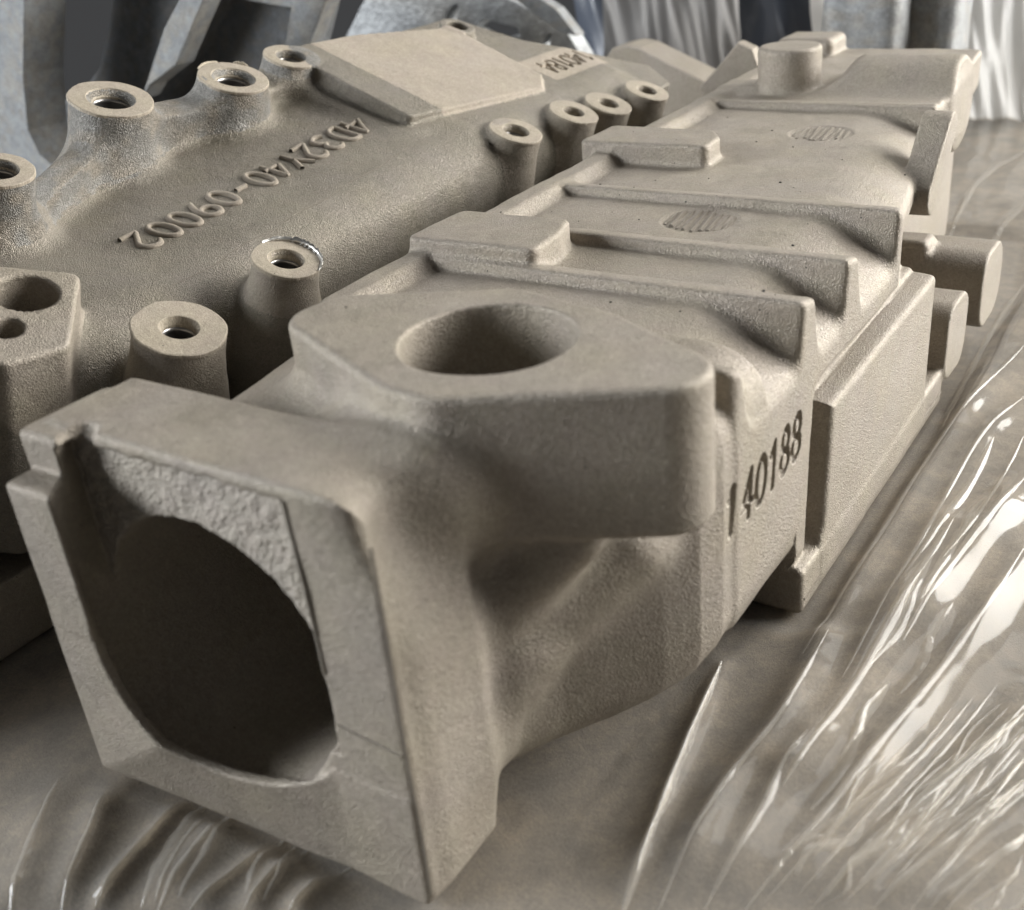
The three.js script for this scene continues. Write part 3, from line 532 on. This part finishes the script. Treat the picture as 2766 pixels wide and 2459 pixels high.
const film = heightSheet(xs, zs, (x, z) => {
  return filmH(x, z);
}, null, 'plastic_film');
film.material = new THREE.MeshPhysicalMaterial({ color: lin(0.91, 0.89, 0.85), roughness: 0.1, transmission: 0.85, thickness: 0, ior: 1.42, specularIntensity: 0.45, side: THREE.DoubleSide });
// sharp pleats of the film: each a long narrow ridge with a rounded crest
function pleat(path, w, hgt) {
  const n = 48, m = 8, c = new THREE.CatmullRomCurve3(path.map(([x, z]) => new THREE.Vector3(x, 0, z))), P = [], I = [];
  for (let i = 0; i <= n; i++) {
    const t = i / n, p = c.getPoint(t), d = c.getTangent(t), env = Math.pow(Math.sin(Math.PI * clamp(t, 0.01, 0.99)), 0.5) * (0.75 + 0.5 * noise.noise(t * 7, w * 9, hgt));
    for (let k = 0; k <= m; k++) { const q = k / m * 2 - 1, o = q * w * env, x = p.x - d.z * o, z = p.z + d.x * o, up = Math.pow(Math.cos(q * Math.PI / 2), 1.4) * hgt * env; P.push(x * MM, (filmH(x, z) + 0.12 + up) * MM, z * MM); }
    if (i) for (let k = 0; k < m; k++) { const a = (i - 1) * (m + 1) + k; I.push(a, a + m + 1, a + 1, a + 1, a + m + 1, a + m + 2); }
  }
  const g = new THREE.BufferGeometry(); g.setAttribute('position', new THREE.Float32BufferAttribute(P, 3)); g.setIndex(I); g.computeVertexNormals();
  const me = new THREE.Mesh(g, film.material); me.name = 'pleat'; me.castShadow = me.receiveShadow = true; film.add(me);
}
for (const [P, w] of FOLDS) pleat(P, 0.9 + w * 0.1, 0.7);
pleat(FOLDS[0][0], 2.4, 2.6);
const wander = (u0, v0, u1, v1) => { const a = gp(u0, v0), b = gp(u1, v1); return [a, [mix(a[0], b[0], 0.33) + (rnd() - 0.5) * 4, mix(a[1], b[1], 0.33)], [mix(a[0], b[0], 0.66) + (rnd() - 0.5) * 4, mix(a[1], b[1], 0.66)], b]; };
for (let i = 0; i < 44; i++) { // the gathered corner of the film
  const k = rnd(), u = 1500 + 560 * k + 60 * rnd(), v = 1840 - 330 * rnd() * (0.3 + k), l = 120 + 380 * rnd();
  pleat(wander(u, v, u + l * 0.78, v - l * (0.62 + 0.3 * rnd())), 0.45 + rnd() * rnd() * 1.8, 0.25 + rnd() * 0.5);
}
for (let i = 0; i < 9; i++) { const t = rnd(), u = mix(1480, 1980, t), v = mix(1640, 1000, t) + 250 * (rnd() - 0.3), l = 80 + 240 * rnd(); pleat(wander(u, v, u + l * 0.6, v - l), 0.8 + rnd() * 1.4, 0.3 + rnd() * 0.5); }
for (let i = 0; i < 5; i++) { const t = rnd(), u = mix(20, 640, t), v = 1830 - 40 * rnd(), l = 100 + 140 * rnd(); pleat(wander(u, v, u + l * 0.6, v - l), 1 + rnd() * 1.4, 0.4 + rnd() * 0.5); }
film.userData = { label: 'loose clear plastic film lying in glossy folds over the brown packing sheet', category: 'plastic film' };

// ================================================================== BACKGROUND: other castings and wrapped stock
function prism(pts, plane, value, thick, mat, name, parent, bevel = 0.8) { // an outline on a plane across the z axis, with its real thickness
  const base = parent.position, q = pts.map(([u, v]) => onPlane(u, v, 2, value)), sh = new THREE.Shape(q.map((p) => new THREE.Vector2(p[0] * MM - base.x, p[1] * MM - base.y)));
  const g = new THREE.ExtrudeGeometry(sh, { depth: thick * MM, bevelEnabled: true, bevelSize: bevel * MM, bevelThickness: bevel * MM, bevelSegments: 2 });
  g.translate(0, 0, (value - thick) * MM - base.z);
  const uv = g.attributes.uv; for (let i = 0; i < uv.count; i++) uv.setXY(i, uv.getX(i) * 10, uv.getY(i) * 10);
  const m = new THREE.Mesh(g, mat); m.name = name; m.castShadow = m.receiveShadow = true; parent.add(m); return m;
}
const wrap = (r, g, b, rough) => new THREE.MeshPhysicalMaterial({ color: lin(r, g, b), roughness: rough, clearcoat: 0.6, clearcoatRoughness: 0.18, side: THREE.DoubleSide });
const milky = (r, g, b) => new THREE.MeshPhysicalMaterial({ color: lin(r, g, b), roughness: 0.9, transmission: 0.55, thickness: 0, clearcoat: 0.5, clearcoatRoughness: 0.2, side: THREE.DoubleSide });
function thing(name, label, category, at) { const g = new THREE.Group(); g.name = numbered(name); g.userData = { label, category }; g.position.set(...at.map((q) => q * MM)); scene.add(g); return g; }
{
  const c = thing('ribbed_casting', 'grey bare aluminium casting with upright ribs and a bright rim behind the lettered casting', 'casting', [-520, 0, -480]);
  prism([[-60, -120], [50, -120], [46, 150], [56, 260], [80, 310], [120, 345], [60, 420], [-60, 420]], 2, -330, 30, M.greyLight, 'rib', c);
  prism([[240, -120], [420, -120], [372, 0], [345, 70], [300, 160], [280, 220], [150, 260], [120, 215], [175, 185], [208, 140], [225, 70], [236, 0]], 2, -400, 60, M.grey, 'curved_wall', c, 3);
  prism([[385, -60], [420, -60], [404, 0], [350, 128], [298, 168], [285, 195], [330, 60], [362, 0]], 2, -360, 14, M.greyLight, 'rib', c);
  prism([[410, -60], [600, -60], [590, 20], [565, 130], [420, 260], [300, 260], [350, 128], [404, 0]], 2, -440, 40, M.grey, 'panel', c, 2);
  prism([[470, -60], [700, -60], [650, 0], [612, 100], [565, 130], [585, 14], [505, 0], [470, -10]], 2, -425, 12, M.greyLight, 'rim', c);
}
{
  const c = thing('slotted_casting', 'pale grey casting flange with an oval hole and a square slot behind the raised plate', 'casting', [-420, 0, -640]);
  const hole = (pts) => { const p = new THREE.Path(); pts.map(([u, v]) => onPlane(u, v, 2, -600)).forEach((q, i) => p[i ? 'lineTo' : 'moveTo'](q[0] * MM - c.position.x, q[1] * MM)); return p; };
  const q = [[760, -60], [960, -60], [1010, -2], [1075, 30], [1125, 55], [1145, 90], [1170, 130], [1180, 200], [900, 240], [560, 240], [600, 110], [690, 80]].map(([u, v]) => onPlane(u, v, 2, -600));
  const sh = new THREE.Shape(q.map((p) => new THREE.Vector2(p[0] * MM - c.position.x, p[1] * MM)));
  const el = []; for (let i = 0; i < 20; i++) { const a = i / 20 * Math.PI * 2; el.push([904 + 13 * Math.cos(a) + 7 * Math.sin(a), 28 - 22 * Math.sin(a)]); }
  sh.holes.push(hole(el), hole([[945, 60], [965, 36], [1035, 55], [1040, 72], [1010, 76], [985, 84]]), hole([[1082, 90], [1096, 68], [1104, 66], [1098, 90], [1086, 100]]));
  const g = new THREE.ExtrudeGeometry(sh, { depth: 0.016, bevelEnabled: true, bevelSize: 0.001, bevelThickness: 0.001, bevelSegments: 2 }); g.translate(0, 0, -0.616 - c.position.z);
  const m = new THREE.Mesh(g, M.greyLight); m.name = 'flange'; m.castShadow = m.receiveShadow = true; c.add(m);
  prism([[985, -40], [1020, -40], [1110, 20], [1150, 70], [1120, 62], [1060, 20]], 2, -590, 10, M.greyLight, 'rim', c);
}
{
  const c = thing('angled_casting', 'dusty casting with a sloping edge between the two manifold castings', 'casting', [-230, 0, -560]);
  prism([[1205, 130], [1225, 100], [1250, 95], [1275, 100], [1405, 165], [1500, 240], [1250, 330], [1190, 200]], 2, -520, 26, M.dust, 'sloping_edge', c, 1.2);
  prism([[1400, 175], [1440, 130], [1474, 88], [1500, 100], [1530, 190], [1420, 230]], 2, -500, 8, M.dust, 'gusset', c);
}
{
  const c = thing('wrapped_casting', 'pale casting in milky film behind the round boss of the manifold', 'casting', [-120, 0, -640]);
  const mk = M.greyLight, lump = (u, v, z, rx, ry, rz, name) => { const p = onPlane(u, v, 2, z), g = new THREE.SphereGeometry(1, 40, 28), a = g.attributes.position; for (let i = 0; i < a.count; i++) { const x = a.getX(i), y = a.getY(i), q = a.getZ(i), k = Math.pow(Math.pow(Math.abs(x), 5) + Math.pow(Math.abs(y), 5) + Math.pow(Math.abs(q), 5), -0.2) * (1 + 0.06 * noise.noise(x * 3, y * 2, q * 3 + u)); a.setXYZ(i, x * k * rx * MM, y * k * ry * MM, q * k * rz * MM); } g.computeVertexNormals(); const m = new THREE.Mesh(g, mk); m.name = name; m.position.set(p[0] * MM - c.position.x, p[1] * MM, p[2] * MM - c.position.z); m.castShadow = m.receiveShadow = true; c.add(m); };
  lump(1735, 60, -650, 26, 34, 30, 'housing'); lump(1868, 70, -680, 18, 40, 26, 'flange');
}
{
  const c = thing('flat_casting', 'dark casting corner with a drilled hole beside the lip of the open throat, with an added unseen light blocker on it', 'casting', [-230, 0, -30]);
  const sh = new THREE.Shape(); sh.moveTo(-0.12, -0.09); sh.lineTo(0.04, -0.09); sh.lineTo(0.062, -0.07); sh.lineTo(0.062, 0.02); sh.quadraticCurveTo(0.06, 0.05, 0.03, 0.06); sh.lineTo(-0.12, 0.07);
  const ho = new THREE.Path(); ho.absarc(0.038, -0.028, 0.007, 0, Math.PI * 2, true); sh.holes.push(ho);
  const g = new THREE.ExtrudeGeometry(sh, { depth: 0.02, bevelEnabled: true, bevelSize: 0.0015, bevelThickness: 0.0015, bevelSegments: 3 }); g.rotateX(-Math.PI / 2); g.translate(0, 0.002, 0);
  const uv = g.attributes.uv; for (let i = 0; i < uv.count; i++) uv.setXY(i, uv.getX(i) * 10, uv.getY(i) * 10);
  const m = new THREE.Mesh(g, M.dust); m.name = 'plate'; m.castShadow = m.receiveShadow = true; c.add(m);
  const up = new THREE.Shape(); up.moveTo(-0.12, -0.095); up.lineTo(0.03, -0.095); up.quadraticCurveTo(0.045, -0.095, 0.045, -0.08); up.lineTo(0.045, -0.02); up.quadraticCurveTo(0.045, 0, 0.02, 0); up.lineTo(-0.12, 0);  // upper block added out of view to stop the cool window light
  const g2 = new THREE.ExtrudeGeometry(up, { depth: 0.1, bevelEnabled: true, bevelSize: 0.002, bevelThickness: 0.002, bevelSegments: 3 }); g2.rotateX(-Math.PI / 2); g2.translate(0, 0.026, 0);
  const m2 = new THREE.Mesh(g2, M.dust); m2.name = 'housing'; m2.castShadow = m2.receiveShadow = true; c.add(m2);
}
// wrapped stock: upright films in folds
function drape(u0, u1, v0, v1, zc, zdepth, folds, mat, name, label) {
  const a = onPlane(u0, v0, 2, zc), b = onPlane(u1, v0, 2, zc), lo = onPlane((u0 + u1) / 2, v1, 2, zc)[1], hi = a[1], n = 120, k = 30, P = [], U = [], I = [];
  for (let j = 0; j <= k; j++) for (let i = 0; i <= n; i++) { const s = i / n, t = j / k, x = mix(a[0], b[0], s), y = mix(lo, hi, t), w = noise.noise(s * folds + t * folds * 0.35, t * 2.2, zc) * zdepth + noise.noise(s * folds * 2.3 + t * folds * 0.9, t * 4.5, zc + 3) * zdepth * 0.4; P.push(x * MM, y * MM, (zc + w) * MM); U.push(x * 0.01, y * 0.01); }
  for (let j = 0; j < k; j++) for (let i = 0; i < n; i++) { const q = j * (n + 1) + i; I.push(q, q + 1, q + n + 1, q + 1, q + n + 2, q + n + 1); }
  const g = new THREE.BufferGeometry(); g.setAttribute('position', new THREE.Float32BufferAttribute(P, 3)); g.setAttribute('uv', new THREE.Float32BufferAttribute(U, 2)); g.setIndex(I); g.computeVertexNormals();
  const m = new THREE.Mesh(g, mat); m.name = numbered(name); m.userData = { label, category: 'plastic wrap' }; m.castShadow = m.receiveShadow = true; scene.add(m); return m;
}
drape(1130, 1640, -300, 420, -900, 26, 5, wrap(0.085, 0.098, 0.125, 0.4), 'wrapped_bale', 'dark blue-black wrapped bale behind the castings');
drape(1185, 1480, -300, 330, -800, 14, 7, milky(0.34, 0.33, 0.32), 'wrapped_roll', 'grey film-wrapped roll standing before the dark bale');
drape(1560, 2120, -300, 320, -980, 30, 5, milky(0.72, 0.71, 0.69), 'wrapped_stack', 'whitish film-wrapped stack behind the far end of the manifold');
drape(1880, 2160, -300, 300, -760, 16, 6, milky(0.58, 0.58, 0.57), 'hanging_film', 'whitish hanging film in upright folds beside the packing sheet');
// grit lying on the castings: too many to count
{
  const gs = [], rock = new THREE.IcosahedronGeometry(1, 0);
  for (let i = 0; i < 45; i++) {
    const x = mix(-88, 26, rnd()), z = mix(-60, -345, rnd()), r = 0.2 + rnd() * rnd() * 0.4; let y = 112;
    for (let k = 0; k < 60; k++) { const q = front(x, y, z); y -= q; if (q < 0.02) break; }
    if (y < 70) continue;
    const g = rock.clone(); g.scale(r * (0.7 + rnd()), r * 0.6, r); g.rotateY(rnd() * 6); g.translate(x, y + r * 0.3, z); g.scale(MM, MM, MM); gs.push(g);
  }
  const m = new THREE.Mesh(mergeGeometries(gs), M.grit); m.name = 'grit'; m.userData = { kind: 'stuff', label: 'dark grit scattered on top of the castings', category: 'grit' }; m.castShadow = m.receiveShadow = true; scene.add(m);
}
renderer.render(scene, camera);
